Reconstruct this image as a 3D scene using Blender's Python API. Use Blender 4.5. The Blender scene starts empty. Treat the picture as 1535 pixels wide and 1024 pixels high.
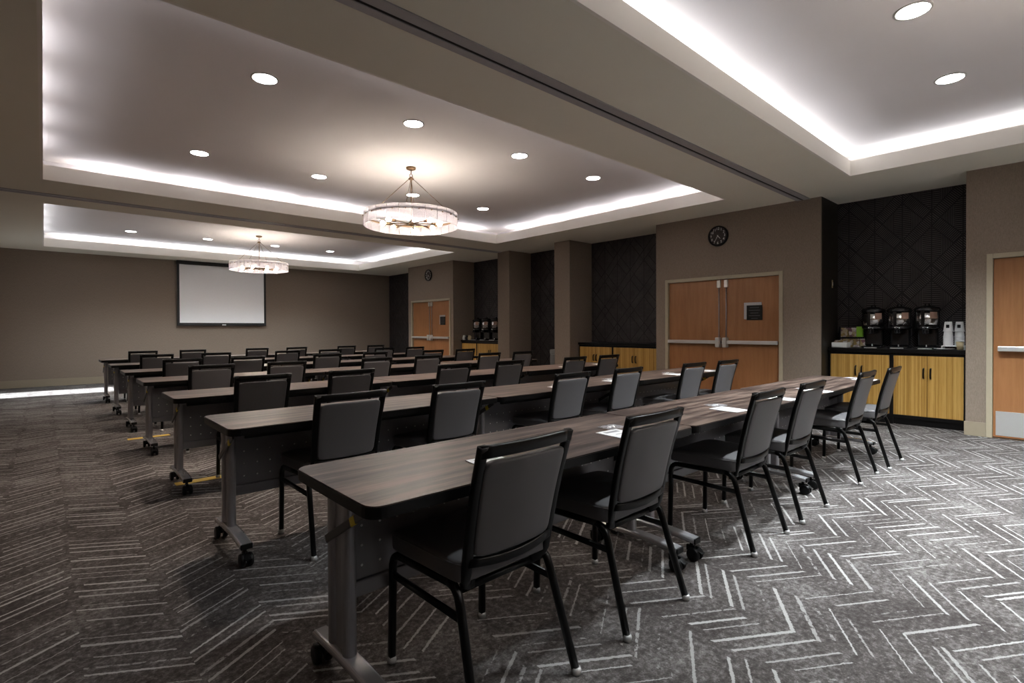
import bpy, bmesh, math, random
from mathutils import Vector, Matrix
random.seed(7)
PI = math.pi
scene = bpy.context.scene
COL = scene.collection

# ------------------------------------------------------------------ helpers
class MB:
    """collects shapes into one mesh"""
    def __init__(self):
        self.bm = bmesh.new(); self.mi = 0
    def _tag(self, faces):
        for f in faces: f.material_index = self.mi
    def box(self, x0, x1, y0, y1, z0, z1, bev=0.0, seg=2, m=None):
        b = bmesh.new()
        bmesh.ops.create_cube(b, size=1.0)
        for v in b.verts:
            v.co = Vector(((x0+x1)/2+v.co.x*(x1-x0), (y0+y1)/2+v.co.y*(y1-y0), (z0+z1)/2+v.co.z*(z1-z0)))
        if bev > 0:
            bmesh.ops.bevel(b, geom=b.edges[:], offset=bev, segments=seg, profile=0.5, affect='EDGES')
        self.add(b, m)
    def add(self, b, m=None):
        if m is not None: b.transform(m)
        vm = {}
        for v in b.verts: vm[v] = self.bm.verts.new(v.co)
        for f in b.faces:
            try:
                nf = self.bm.faces.new([vm[v] for v in f.verts]); nf.material_index = self.mi; nf.smooth = f.smooth
            except ValueError: pass
        b.free()
    def sweep(self, path, prof, up=Vector((0, 0, 1)), closed=False, caps=True, scales=None, smooth=True):
        """prof: list of (a,b) in the frame (side, up')"""
        path = [Vector(p) for p in path]; n = len(path); rings = []
        for i, p in enumerate(path):
            if closed:
                t = (path[(i+1) % n]-path[i-1]).normalized()
            else:
                t = (path[min(i+1, n-1)]-path[max(i-1, 0)]).normalized()
            s = t.cross(up)
            if s.length < 1e-4: s = t.cross(Vector((0, 1, 0)))
            s.normalize(); u = s.cross(t).normalized()
            k = scales[i] if scales else 1.0
            # mitre
            if 0 < i < n-1 or closed:
                a = (path[i]-path[i-1]).normalized(); mit = 1/max(0.35, a.dot(t))
            else: mit = 1
            rings.append([self.bm.verts.new(p+s*(q[0]*k)+u*(q[1]*k)) for q in prof])
        m = len(prof)
        for i in range(n if closed else n-1):
            A, B = rings[i], rings[(i+1) % n]
            for j in range(m):
                f = self.bm.faces.new((A[j], A[(j+1) % m], B[(j+1) % m], B[j])); f.material_index = self.mi; f.smooth = smooth
        if caps and not closed:
            for R in (rings[0][::-1], rings[-1]):
                f = self.bm.faces.new(R); f.material_index = self.mi
    def tube(self, path, r, seg=10, **kw):
        self.sweep(path, [(r*math.cos(2*PI*k/seg), r*math.sin(2*PI*k/seg)) for k in range(seg)], **kw)
    def lathe(self, prof, seg=24, c=(0, 0, 0), axis='Z', caps=True):
        """prof: list of (r,h)"""
        c = Vector(c); rings = []
        for r, h in prof:
            ring = []
            for k in range(seg):
                a = 2*PI*k/seg; x, y = r*math.cos(a), r*math.sin(a)
                p = {'Z': Vector((x, y, h)), 'X': Vector((h, x, y)), 'Y': Vector((y, h, x))}[axis]
                ring.append(self.bm.verts.new(c+p))
            rings.append(ring)
        for A, B in zip(rings[:-1], rings[1:]):
            for j in range(seg):
                f = self.bm.faces.new((A[j], A[(j+1) % seg], B[(j+1) % seg], B[j])); f.material_index = self.mi; f.smooth = True
        for R, rr in ((rings[0][::-1], prof[0][0]), (rings[-1], prof[-1][0])):
            if caps and rr > 1e-5:
                f = self.bm.faces.new(R); f.material_index = self.mi
    def prism(self, pts, z0, z1, m=None):
        b = bmesh.new()
        lo = [b.verts.new((x, y, z0)) for x, y in pts]; hi = [b.verts.new((x, y, z1)) for x, y in pts]
        n = len(pts)
        b.faces.new(lo[::-1]); b.faces.new(hi)
        for i in range(n): b.faces.new((lo[i], lo[(i+1) % n], hi[(i+1) % n], hi[i]))
        self.add(b, m)
    def sphere(self, c, r, seg=16, ring=10, sz=1.0):
        prof = [(max(1e-6, r*math.sin(PI*i/ring)), -r*sz*math.cos(PI*i/ring)) for i in range(ring+1)]
        self.lathe(prof, seg, c)
    def build(self, name, mats, parent=None, loc=None):
        bmesh.ops.remove_doubles(self.bm, verts=self.bm.verts[:], dist=1e-6)
        bmesh.ops.recalc_face_normals(self.bm, faces=self.bm.faces[:])
        me = bpy.data.meshes.new(name); self.bm.to_mesh(me); self.bm.free()
        for mt in (mats if isinstance(mats, (list, tuple)) else [mats]): me.materials.append(mt)
        o = bpy.data.objects.new(name, me); COL.objects.link(o)
        if parent is not None: o.parent = parent
        if loc is not None: o.location = loc
        return o

def tag(o, label=None, cat=None, group=None, kind=None):
    if label: o['label'] = label
    if cat: o['category'] = cat
    if group: o['group'] = group
    if kind: o['kind'] = kind
    return o
def empty(name, loc=(0, 0, 0), rz=0.0, label=None, cat=None, group=None, kind=None):
    o = bpy.data.objects.new(name, None); COL.objects.link(o)
    o.empty_display_size = .1; o.location = loc; o.rotation_euler = (0, 0, rz)
    return tag(o, label, cat, group, kind)
def copy_tree(o, parent=None):
    c = o.copy(); COL.objects.link(c)
    if parent is not None: c.parent = parent
    for ch in list(KIDS.get(o.name, [])) if o.name in KIDS else list(o.children):
        copy_tree(ch, c)
    return c
KIDS = {}
def freeze(o):
    KIDS[o.name] = list(o.children)
    for c in o.children: freeze(c)
def struct(o): o['kind'] = 'structure'; return o
def arc(c, r, a0, a1, n, plane='xy', fixed=0):
    out = []
    for i in range(n+1):
        a = a0+(a1-a0)*i/n; u, v = c[0]+r*math.cos(a), c[1]+r*math.sin(a)
        out.append({'xy': (u, v, fixed), 'yz': (fixed, u, v), 'xz': (u, fixed, v)}[plane])
    return out
def rrect(w, h, r, n=3):
    """rounded rectangle outline centred on 0"""
    pts = []
    for cx, cy, a in ((w/2-r, h/2-r, 0), (-w/2+r, h/2-r, PI/2), (-w/2+r, -h/2+r, PI), (w/2-r, -h/2+r, 1.5*PI)):
        for i in range(n+1):
            t = a+PI/2*i/n; pts.append((cx+r*math.cos(t), cy+r*math.sin(t)))
    return pts
def text_mesh(s, size, depth=.001):
    cu = bpy.data.curves.new('lettering', 'FONT'); cu.body = s; cu.size = size; cu.extrude = depth; cu.offset = size*.022
    cu.align_x = 'CENTER'; cu.align_y = 'CENTER'
    o = bpy.data.objects.new('lettering', cu); COL.objects.link(o)
    bpy.context.view_layer.update()
    me = bpy.data.meshes.new_from_object(o.evaluated_get(bpy.context.evaluated_depsgraph_get()))
    bpy.data.objects.remove(o); bpy.data.curves.remove(cu)
    return me

# ------------------------------------------------------------------ materials
class N:
    def __init__(s, name):
        s.m = bpy.data.materials.new(name); s.m.use_nodes = True
        s.t = s.m.node_tree; s.b = s.t.nodes['Principled BSDF']; s.out = s.t.nodes['Material Output']
        s._c = None
    def n(s, t, **kw):
        x = s.t.nodes.new(t)
        for k, v in kw.items(): setattr(x, k, v)
        return x
    def l(s, a, b): s.t.links.new(a, b)
    def sv(s, sock, v):
        if hasattr(v, 'is_linked'): s.l(v, sock)
        else: sock.default_value = v
    def math(s, op, a, b=0.0, c=0.0, clamp=False):
        x = s.n('ShaderNodeMath', operation=op, use_clamp=clamp)
        for i, v in enumerate((a, b, c)): s.sv(x.inputs[i], v)
        return x.outputs[0]
    def coord(s):
        if s._c is None: s._c = s.n('ShaderNodeTexCoord').outputs['Object']
        return s._c
    def xyz(s):
        x = s.n('ShaderNodeSeparateXYZ'); s.l(s.coord(), x.inputs[0]); return x.outputs
    def map(s, scale, loc=(0, 0, 0)):
        x = s.n('ShaderNodeMapping'); s.l(s.coord(), x.inputs[0]); x.inputs['Scale'].default_value = scale; x.inputs['Location'].default_value = loc
        return x.outputs[0]
    def noise(s, vec, scale, detail=3, rough=.55):
        x = s.n('ShaderNodeTexNoise'); s.l(vec, x.inputs['Vector']); x.inputs['Scale'].default_value = scale
        x.inputs['Detail'].default_value = detail; x.inputs['Roughness'].default_value = rough
        return x.outputs['Fac']
    def ramp(s, fac, stops):
        x = s.n('ShaderNodeValToRGB'); s.sv(x.inputs[0], fac)
        while len(x.color_ramp.elements) < len(stops): x.color_ramp.elements.new(.5)
        for e, (p, c) in zip(x.color_ramp.elements, stops):
            e.position = p; e.color = (*c, 1) if len(c) == 3 else c
        return x.outputs[0]
    def mix(s, fac, a, b):
        x = s.n('ShaderNodeMix', data_type='RGBA'); s.sv(x.inputs[0], fac)
        s.sv(x.inputs[6], a if hasattr(a, 'is_linked') else (*a, 1)); s.sv(x.inputs[7], b if hasattr(b, 'is_linked') else (*b, 1))
        return x.outputs[2]
    def bump(s, h, strength=.3, dist=.002):
        x = s.n('ShaderNodeBump'); s.l(h, x.inputs['Height']); x.inputs['Strength'].default_value = strength; x.inputs['Distance'].default_value = dist
        s.l(x.outputs[0], s.b.inputs['Normal'])
    def set(s, color=None, rough=.5, metal=0.0, spec=None):
        if color is not None: s.sv(s.b.inputs['Base Color'], color if hasattr(color, 'is_linked') else (*color, 1))
        s.sv(s.b.inputs['Roughness'], rough); s.b.inputs['Metallic'].default_value = metal
        if spec is not None: s.b.inputs['Specular IOR Level'].default_value = spec
        return s

def plain(name, c, rough=.5, metal=0, spec=None, var=.08, scale=20):
    k = N(name); f = k.noise(k.coord(), scale, 3)
    lo = tuple(v*(1-var) for v in c); hi = tuple(min(1, v*(1+var)) for v in c)
    k.set(k.mix(f, lo, hi), rough, metal, spec); return k.m
def emit(name, c, s):
    k = N(name); e = k.n('ShaderNodeEmission'); e.inputs[0].default_value = (*c, 1); e.inputs[1].default_value = s
    k.l(e.outputs[0], k.out.inputs[0]); return k.m

M = {}
# taupe woven wall covering
k = N('wall_covering')
f = k.noise(k.map((60, 60, 9)), 4, 3, .6); g = k.noise(k.map((9, 9, 90)), 4, 2, .6)
h = k.math('ADD', k.math('MULTIPLY', f, .65), k.math('MULTIPLY', g, .35))
k.set(k.ramp(h, [(.3, (.186, .146, .113)), (.7, (.300, .240, .190))]), .8, 0, .25); k.bump(h, .25, .002); M['wall'] = k.m
# dark patterned wallpaper: triangular lattice of hatched bands
k = N('dark_wallpaper'); X = k.xyz()
p = k.math('DIVIDE', k.math('SUBTRACT', X[1], 1.72), .322); q = k.math('DIVIDE', k.math('SUBTRACT', X[2], 2.389), .726)
def fr(v): return k.math('SUBTRACT', k.math('FRACT', k.math('ADD', v, .5)), .5)
d1 = k.math('SUBTRACT', q, k.math('MULTIPLY', p, .5)); d2 = k.math('ADD', q, k.math('MULTIPLY', p, .5))
b1 = k.math('LESS_THAN', k.math('ABSOLUTE', fr(d1)), .14); b2 = k.math('LESS_THAN', k.math('ABSOLUTE', fr(d2)), .14)
def stripes(v, fq): return k.math('GREATER_THAN', k.math('SINE', k.math('MULTIPLY', v, fq*1.25)), .45)
s1 = stripes(k.math('ADD', d2, 0.0), 110); s2 = stripes(d1, 110)
hz = stripes(X[2], 190); vt = stripes(X[1], 300)
vb = k.math('LESS_THAN', k.math('ABSOLUTE', fr(p)), .30)
base = k.math('ADD', k.math('MULTIPLY', vb, hz), k.math('MULTIPLY', k.math('SUBTRACT', 1, vb), vt))
m1 = k.math('ADD', k.math('MULTIPLY', b1, s1), k.math('MULTIPLY', k.math('SUBTRACT', 1, b1), base))
m2 = k.math('ADD', k.math('MULTIPLY', b2, s2), k.math('MULTIPLY', k.math('SUBTRACT', 1, b2), m1))
e1 = k.math('LESS_THAN', k.math('ABSOLUTE', fr(p)), .02)
e2 = k.math('LESS_THAN', k.math('ABSOLUTE', k.math('SUBTRACT', k.math('ABSOLUTE', fr(d1)), .14)), .014)
e3 = k.math('LESS_THAN', k.math('ABSOLUTE', k.math('SUBTRACT', k.math('ABSOLUTE', fr(d2)), .14)), .014)
ln = k.math('MAXIMUM', e1, k.math('MAXIMUM', e2, e3))
nz = k.noise(k.coord(), 5, 3)
amt = k.math('MULTIPLY', k.math('MULTIPLY', m2, k.math('SUBTRACT', 1, ln)), k.math('MULTIPLY', nz, 1.3, clamp=True))
k.set(k.mix(amt, (.015, .0125, .0132), (.130, .115, .118)), .62, 0, .3); M['dark_wall'] = k.m
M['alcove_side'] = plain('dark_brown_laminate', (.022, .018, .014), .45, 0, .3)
M['soffit'] = plain('soffit_paint', (.86, .825, .715), .9, 0, .1, .02, 3)
M['ceil'] = plain('ceiling_paint', (.90, .87, .885), .95, 0, .1, .015, 3)
M['lip'] = plain('lip_paint', (.92, .875, .80), .85, 0, .1, .015, 3)
M['track'] = plain('track_aluminium', (.40, .385, .40), .45, .15)
M['track_dark'] = plain('track_slot', (.008, .008, .008), .8)
M['base'] = plain('baseboard_paint', (.30, .25, .18), .6, 0, .3, .04)
# carpet: chevron columns of broken pale lines
k = N('carpet'); X = k.xyz()
def wn1(a):
    w = k.n('ShaderNodeTexWhiteNoise', noise_dimensions='1D'); k.l(a, w.inputs['W']); return w.outputs['Value']
wob = k.math('MULTIPLY', k.math('SUBTRACT', k.noise(k.coord(), 48, 4, .7), .5), .022)
xs = k.math('DIVIDE', k.math('SUBTRACT', X[0], .10), .32)
c = k.math('FLOOR', xs); fx = k.math('FRACT', xs)
par = k.math('MODULO', k.math('ADD', c, 100), 2)
tri = k.math('ADD', k.math('MULTIPLY', k.math('SUBTRACT', 1, par), fx), k.math('MULTIPLY', par, k.math('SUBTRACT', 1, fx)))
v = k.math('ADD', k.math('ADD', X[1], k.math('MULTIPLY', tri, .198)), k.math('ADD', wob, k.math('MULTIPLY', wn1(c), .05)))
SP = .085
vs = k.math('DIVIDE', v, SP); cid = k.math('FLOOR', vs); fv = k.math('FRACT', vs)
def wn(a, b, seed):
    cb = k.n('ShaderNodeCombineXYZ'); k.sv(cb.inputs[0], a); k.sv(cb.inputs[1], b); cb.inputs[2].default_value = seed
    w = k.n('ShaderNodeTexWhiteNoise', noise_dimensions='3D'); k.l(cb.outputs[0], w.inputs[0]); return w.outputs['Value']
r1, r2, r3, r4 = (wn(cid, c, i*3.7) for i in range(4))
ctr = k.math('ADD', .18, k.math('MULTIPLY', r1, .64))
wid = k.math('ADD', .050, k.math('MULTIPLY', r2, .080))
on = k.math('SMOOTH_MIN', 1, k.math('MULTIPLY', k.math('SUBTRACT', wid, k.math('ABSOLUTE', k.math('SUBTRACT', fv, ctr))), 28, clamp=True))
brk = k.noise(k.map((30, 30, 30)), 1.0, 3, .6)
thr = k.math('MULTIPLY', k.math('SUBTRACT', .90, r3), .66)
pres = k.math('MULTIPLY', k.math('SUBTRACT', brk, thr), 14, clamp=True)
end = k.math('MULTIPLY', k.math('SUBTRACT', k.math('MULTIPLY', r4, .5), k.math('ABSOLUTE', k.math('SUBTRACT', fx, .5))), -1)
ends = k.math('GREATER_THAN', k.math('ADD', .33, k.math('MULTIPLY', r4, .3)), k.math('ABSOLUTE', k.math('SUBTRACT', fx, .5)))
line = k.math('MULTIPLY', k.math('MULTIPLY', on, pres), k.math('MULTIPLY', ends, k.math('ADD', .45, k.math('MULTIPLY', r3, .55))))
big = k.noise(k.coord(), 2.6, 4, .6); md = k.noise(k.map((1, 1, 1)), 38, 4, .72); sp = k.noise(k.coord(), 130, 3, .7); weave = k.noise(k.map((1, 1.4, 1)), 420, 2)
mot = k.math('ADD', k.math('ADD', k.math('MULTIPLY', big, .40), k.math('MULTIPLY', md, .62)), k.math('MULTIPLY', sp, .22))
bc = k.ramp(mot, [(.52, (.043, .035, .033)), (.63, (.090, .080, .076)), (.72, (.185, .171, .165)), (.82, (.31, .295, .285))])
bc = k.mix(k.math('MULTIPLY', weave, .35), bc, (.052, .047, .046))
k.set(k.mix(line, bc, (.40, .39, .38)), .95, 0, .15)
k.bump(k.math('ADD', sp, k.math('MULTIPLY', weave, .6)), .5, .004); M['carpet'] = k.m
# laminate
k = N('walnut_laminate')
g1 = k.noise(k.map((1.0, 13, 13)), 1.6, 5, .66); g2 = k.noise(k.map((5, 130, 130)), 1.5, 3, .6); g3 = k.noise(k.map((.9, 3, 3)), 1.2, 2)
h = k.math('ADD', k.math('ADD', k.math('MULTIPLY', g1, .6), k.math('MULTIPLY', g2, .22)), k.math('MULTIPLY', g3, .25))
k.set(k.ramp(h, [(.44, (.022, .013, .011)), (.53, (.070, .048, .040)), (.62, (.165, .118, .095))]), .38, 0, .24); M['lam'] = k.m
M['edge'] = plain('black_edge', (.0028, .0026, .0026), .42, 0, .22)
M['alu'] = plain('satin_aluminium', (.33, .325, .345), .34, .6, None, .05)
M['foot'] = plain('polished_aluminium', (.52, .515, .53), .26, .65, None, .04)
M['lever'] = plain('dark_lever_steel', (.085, .08, .08), .4, .5)
k = N('modesty_panel_metal'); X = k.xyz()
fxx = fr(k.math('DIVIDE', X[0], .075)); fzz = fr(k.math('DIVIDE', k.math('SUBTRACT', X[2], .02), .075))
dd = k.math('SQRT', k.math('ADD', k.math('POWER', fxx, 2.0), k.math('POWER', fzz, 2.0)))
hole_light = k.math('LESS_THAN', dd, .068)
lim = k.math('MULTIPLY', k.math('GREATER_THAN', X[2], .355), k.math('LESS_THAN', X[2], .60))
hole_light = k.math('MULTIPLY', hole_light, lim)  # perforations are painted: pale dots imitate light showing through
k.set(k.mix(hole_light, (.24, .235, .25), (1.0, .99, .98)), .42, .2); M['panel'] = k.m
M['plastic'] = plain('black_plastic', (.0035, .0035, .004), .45, 0, .25)
M['black_metal'] = plain('black_powder_coat', (.0024, .0022, .0022), .28, 0, .22)
k = N('grey_vinyl'); f = k.noise(k.coord(), 240, 2); f2 = k.noise(k.coord(), 4, 2)
k.set(k.mix(f2, (.086, .082, .085), (.102, .097, .100)), .42, 0, .4); k.bump(f, .12, .001); M['vinyl'] = k.m
M['glide'] = plain('clear_glide', (.55, .55, .55), .25, .35)
# maple door
k = N('maple_veneer'); g1 = k.noise(k.map((14, 14, 1.1)), 1.6, 5, .6); g2 = k.noise(k.map((160, 160, 4)), 1.5, 2, .6); g3 = k.noise(k.map((1.2, 1.2, .8)), 1.5, 2)
h = k.math('ADD', k.math('MULTIPLY', g1, .45), k.math('ADD', k.math('MULTIPLY', g2, .2), k.math('MULTIPLY', g3, .4)))
k.set(k.ramp(h, [(.36, (.255, .108, .038)), (.68, (.375, .168, .068))]), .42, 0, .4); M['door'] = k.m
M['frame'] = plain('door_frame_paint', (.40, .345, .25), .5, 0, .4, .03)
k = N('brushed_steel'); g = k.noise(k.map((2, 60, 120)), 3, 3)
k.set(k.mix(g, (.55, .54, .53), (.78, .77, .75)), .32, .6); M['steel'] = k.m
# bamboo
k = N('bamboo_veneer'); X = k.xyz()
st = k.math('FLOOR', k.math('DIVIDE', X[1], .014))
w = k.n('ShaderNodeTexWhiteNoise', noise_dimensions='1D'); k.l(st, w.inputs['W'])
g2 = k.noise(k.map((90, 90, 3)), 1.5, 3, .6)
h = k.math('ADD', k.math('MULTIPLY', w.outputs['Value'], .5), k.math('MULTIPLY', g2, .6))
k.set(k.ramp(h, [(.25, (.29, .150, .028)), (.6, (.45, .255, .062)), (.9, (.56, .35, .105))]), .4, 0, .4); M['bamboo'] = k.m
M['cab'] = plain('black_laminate', (.004, .0033, .0033), .35, 0, .25)
M['bronze'] = plain('dark_bronze', (.018, .014, .011), .35, .8)
M['screen'] = plain('screen_fabric', (.93, .935, .96), .85, 0, .1, .01)
M['screen_frame'] = plain('screen_border', (.010, .010, .011), .6)
M['brass'] = plain('aged_brass', (.22, .14, .085), .34, .9)
M['bulb'] = emit('bulb_glow', (1.0, .88, .74), 50)
M['disc'] = emit('downlight_glow', (1.0, .96, .90), 22)
M['trim'] = plain('downlight_trim', (.55, .54, .53), .5)
# textured acrylic
k = N('textured_acrylic')
f = k.noise(k.map((40, 40, 90)), 1.5, 3, .6)
tr = k.n('ShaderNodeBsdfTransparent'); tl = k.n('ShaderNodeBsdfTranslucent'); tl.inputs[0].default_value = (.66, .63, .68, 1)
df = k.n('ShaderNodeBsdfDiffuse'); df.inputs[0].default_value = (.60, .575, .62, 1)
gl = k.n('ShaderNodeBsdfGlossy'); gl.inputs['Roughness'].default_value = .15
a = k.n('ShaderNodeMixShader'); a.inputs[0].default_value = .5; k.l(tl.outputs[0], a.inputs[1]); k.l(df.outputs[0], a.inputs[2])
b = k.n('ShaderNodeMixShader'); k.l(k.math('ADD', .32, k.math('MULTIPLY', f, .5)), b.inputs[0]); k.l(tr.outputs[0], b.inputs[1]); k.l(a.outputs[0], b.inputs[2])
c_ = k.n('ShaderNodeMixShader'); c_.inputs[0].default_value = .08; k.l(b.outputs[0], c_.inputs[1]); k.l(gl.outputs[0], c_.inputs[2])
k.l(c_.outputs[0], k.out.inputs[0]); M['acrylic'] = k.m
k = N('clear_film'); tr = k.n('ShaderNodeBsdfTransparent'); gl = k.n('ShaderNodeBsdfGlossy'); gl.inputs['Roughness'].default_value = .12
df = k.n('ShaderNodeBsdfDiffuse'); df.inputs[0].default_value = (.85, .85, .9, 1)
a = k.n('ShaderNodeMixShader'); a.inputs[0].default_value = .5; k.l(gl.outputs[0], a.inputs[1]); k.l(df.outputs[0], a.inputs[2])
b = k.n('ShaderNodeMixShader'); b.inputs[0].default_value = .42; k.l(tr.outputs[0], b.inputs[1]); k.l(a.outputs[0], b.inputs[2]); k.l(b.outputs[0], k.out.inputs[0]); M['film'] = k.m
M['mint'] = plain('white_mint', (.8, .8, .8), .4)
M['paper'] = plain('white_paper', (.86, .86, .86), .7, 0, .2, .02)
M['ink'] = plain('grey_print', (.34, .34, .35), .7)
M['dimink'] = plain('dim_print', (.07, .07, .075), .6)
M['white'] = plain('white_ceramic', (.74, .75, .74), .45)
M['cup'] = plain('white_paper_cup', (.66, .65, .65), .6)
M['kraft'] = plain('kraft_board', (.42, .33, .20), .7)
M['green'] = plain('green_card', (.19, .42, .02), .5)
M['tea'] = None
k = N('printed_carton'); f = k.n('ShaderNodeTexVoronoi'); k.l(k.coord(), f.inputs['Vector']); f.inputs['Scale'].default_value = 26
k.set(k.ramp(f.outputs['Color'], [(.2, (.42, .38, .36)), (.5, (.25, .18, .05)), (.7, (.12, .05, .07)), (.9, (.55, .52, .5))]), .5); M['tea'] = k.m
M['copper'] = plain('copper_label', (.30, .18, .13), .5)
M['urn'] = plain('gloss_black', (.008, .008, .009), .16, 0, .6)
k = N('dark_chrome'); k.set((.55, .53, .52), .16, 1.0); M['chrome'] = k.m
M['yellow'] = plain('yellow_strip', (.62, .43, .10), .7, 0, .2, .25, 90)
M['sticker'] = plain('yellow_sticker', (.72, .56, .03), .5)
M['dial'] = plain('clock_dial', (.050, .038, .036), .6)
M['numeral'] = plain('white_numeral', (.72, .70, .68), .5)
M['silver_bin'] = plain('silver_bin', (.24, .24, .235), .4, .6)
k = N('window_glass'); tr = k.n('ShaderNodeBsdfTransparent'); gl = k.n('ShaderNodeBsdfGlossy'); gl.inputs['Roughness'].default_value = .02
a = k.n('ShaderNodeMixShader'); a.inputs[0].default_value = .06; k.l(tr.outputs[0], a.inputs[1]); k.l(gl.outputs[0], a.inputs[2]); k.l(a.outputs[0], k.out.inputs[0]); M['glass'] = k.m

# ------------------------------------------------------------------ room
XL, XF, XB = -.92, 8.165, 8.88      # left wall, right wall face, alcove back
YN, YB = -4.0, 16.15                # wall behind the camera, wall with the screen
ZS, ZL, ZC = 3.14, 3.325, 3.445     # soffit, top of lip, upper ceiling

b = MB(); b.box(XL-.1, XB+.1, YN-.1, YB+.1, -.1, 0); struct(b.build('floor', M['carpet']))
b = MB(); b.box(XL-.1, XB+.1, YN-.1, YB+.1, ZC, ZC+.1); struct(b.build('ceiling', M['ceil']))
COFF = [(.012, 7.30, 3.50, 8.57), (.02, 7.357, 10.175, 15.30), (.012, 7.34, -3.15, 1.941)]
b = MB()
ys = [YN] + sorted(sum([[c0[2], c0[3]] for c0 in COFF], [])) + [YB]
T = .025
b.box(XL, COFF[0][0]-T, YN, YB, ZS, ZS+.03)
b.box(7.40, XB, YN, YB, ZS, ZS+.03)
order = sorted(COFF, key=lambda q: q[2]); prev = YN
for x0, x1, y0, y1 in order:
    b.box(COFF[0][0]-T, 7.40, prev, y0-T, ZS, ZS+.03)
    b.box(x1+T, 7.40, y0-T, y1+T, ZS, ZS+.03)
    if x0-T > COFF[0][0]-T: b.box(COFF[0][0]-T, x0-T, y0-T, y1+T, ZS, ZS+.03)
    prev = y1+T
b.box(COFF[0][0]-T, 7.40, prev, YB, ZS, ZS+.03)
struct(b.build('ceiling', M['soffit']))
for i, (x0, x1, y0, y1) in enumerate(COFF):
    b = MB()
    b.box(x0-T, x0, y0-T, y1+T, ZS, ZL); b.box(x1, x1+T, y0-T, y1+T, ZS, ZL)
    b.box(x0, x1, y0-T, y0, ZS, ZL); b.box(x0, x1, y1, y1+T, ZS, ZL)
    struct(b.build('trim_%d' % (i+1), M['lip']))
    b = MB(); G = .30
    for q in ((x0-G-.02, x0-G, y0-G, y1+G), (x1+G, x1+G+.02, y0-G, y1+G), (x0-G, x1+G, y0-G-.02, y0-G), (x0-G, x1+G, y1+G, y1+G+.02)):
        b.box(*q, ZS+.03, ZC)
    struct(b.build('trim_%d' % (i+6), M['ceil']))
# operable-wall tracks
for i, (ya, yb) in enumerate(((2.655, 2.835), (9.40, 9.58))):
    b = MB()
    b.box(XL, XF, ya, ya+.085, ZS-.010, ZS, .002); b.box(XL, XF, yb-.065, yb, ZS-.010, ZS, .002)
    b.mi = 1; b.box(XL, XF, ya+.085, yb-.065, ZS-.003, ZS)
    struct(b.build('trim_%d' % (i+4), [M['track'], M['track_dark']]))
# walls
b = MB(); b.box(XL-.1, XB+.1, YB, YB+.1, 0, ZC); struct(b.build('wall_back', M['wall']))
b = MB(); b.box(XL-.1, XB+.1, YN-.1, YN, 0, ZC); struct(b.build('wall_front', M['wall']))
WY0, WY1, WZ0, WZ1 = 13.80, 15.0, .08, 2.2
b = MB()
b.box(XL-.1, XL, YN, WY0, 0, ZC); b.box(XL-.1, XL, WY1, YB, 0, ZC); b.box(XL-.1, XL, WY0, WY1, WZ1, ZC); b.box(XL-.1, XL, WY0, WY1, 0, WZ0)
struct(b.build('wall_left', M['wall']))
w1 = struct(empty('window_1', (XL, 0, 0)))
b = MB()
for q in ((WY0, WY0+.05, WZ0, WZ1), (WY1-.05, WY1, WZ0, WZ1), (WY0+.05, WY1-.05, WZ0, WZ0+.05), (WY0+.05, WY1-.05, WZ1-.05, WZ1)):
    b.box(-.08, -.02, q[0], q[1], q[2], q[3])
b.build('window_frame', M['frame'], w1)
b = MB(); b.box(-.055, -.049, WY0+.05, WY1-.05, WZ0+.05, WZ1-.05); b.build('pane', M['glass'], w1)
b = MB(); b.box(XB, XB+.1, YN, YB, 0, ZC); struct(b.build('wall_right', M['dark_wall']))
DOORS = {1: (-.24, .779), 2: (3.021, 4.985), 3: (11.508, 13.513)}
DT = 2.135
def seg(y0, y1, door=None, dark_side=False):
    b = MB()
    if door is None: b.box(XF, XB, y0, y1, 0, ZS)
    else:
        d0, d1 = DOORS[door]
        b.box(XF, XB, y0, d0, 0, ZS); b.box(XF, XB, d1, y1, 0, ZS); b.box(XF, XB, d0, d1, DT, ZS)
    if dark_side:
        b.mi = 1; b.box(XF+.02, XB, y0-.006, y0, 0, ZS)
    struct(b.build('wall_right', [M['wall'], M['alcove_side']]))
    b = MB()
    spans = [(y0, y1)] if door is None else [(y0, DOORS[door][0]), (DOORS[door][1], y1)]
    for a0, a1 in spans:
        b.box(XF-.012, XF, a0-(.0 if a0 != y0 else .012), a1+(.012 if a1 == y1 else 0), 0, .165, .003)
    if y0 > 0: b.box(XF, XB, y0-.012, y0-(.006 if dark_side else 0), 0, .165)
    struct(b.build('baseboard_right', M['base']))
seg(YN, .962, 1); seg(2.514, 5.174, 2, True); seg(7.232, 7.669); seg(9.132, 9.544); seg(11.389, 13.686, 3)
b = MB(); b.box(XL, XB, YB-.014, YB, 0, .17, .003); struct(b.build('baseboard_back', M['base']))
b = MB(); b.box(XL, XL+.014, YN, WY0, 0, .17, .003); struct(b.build('baseboard_left', M['base']))

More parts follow.
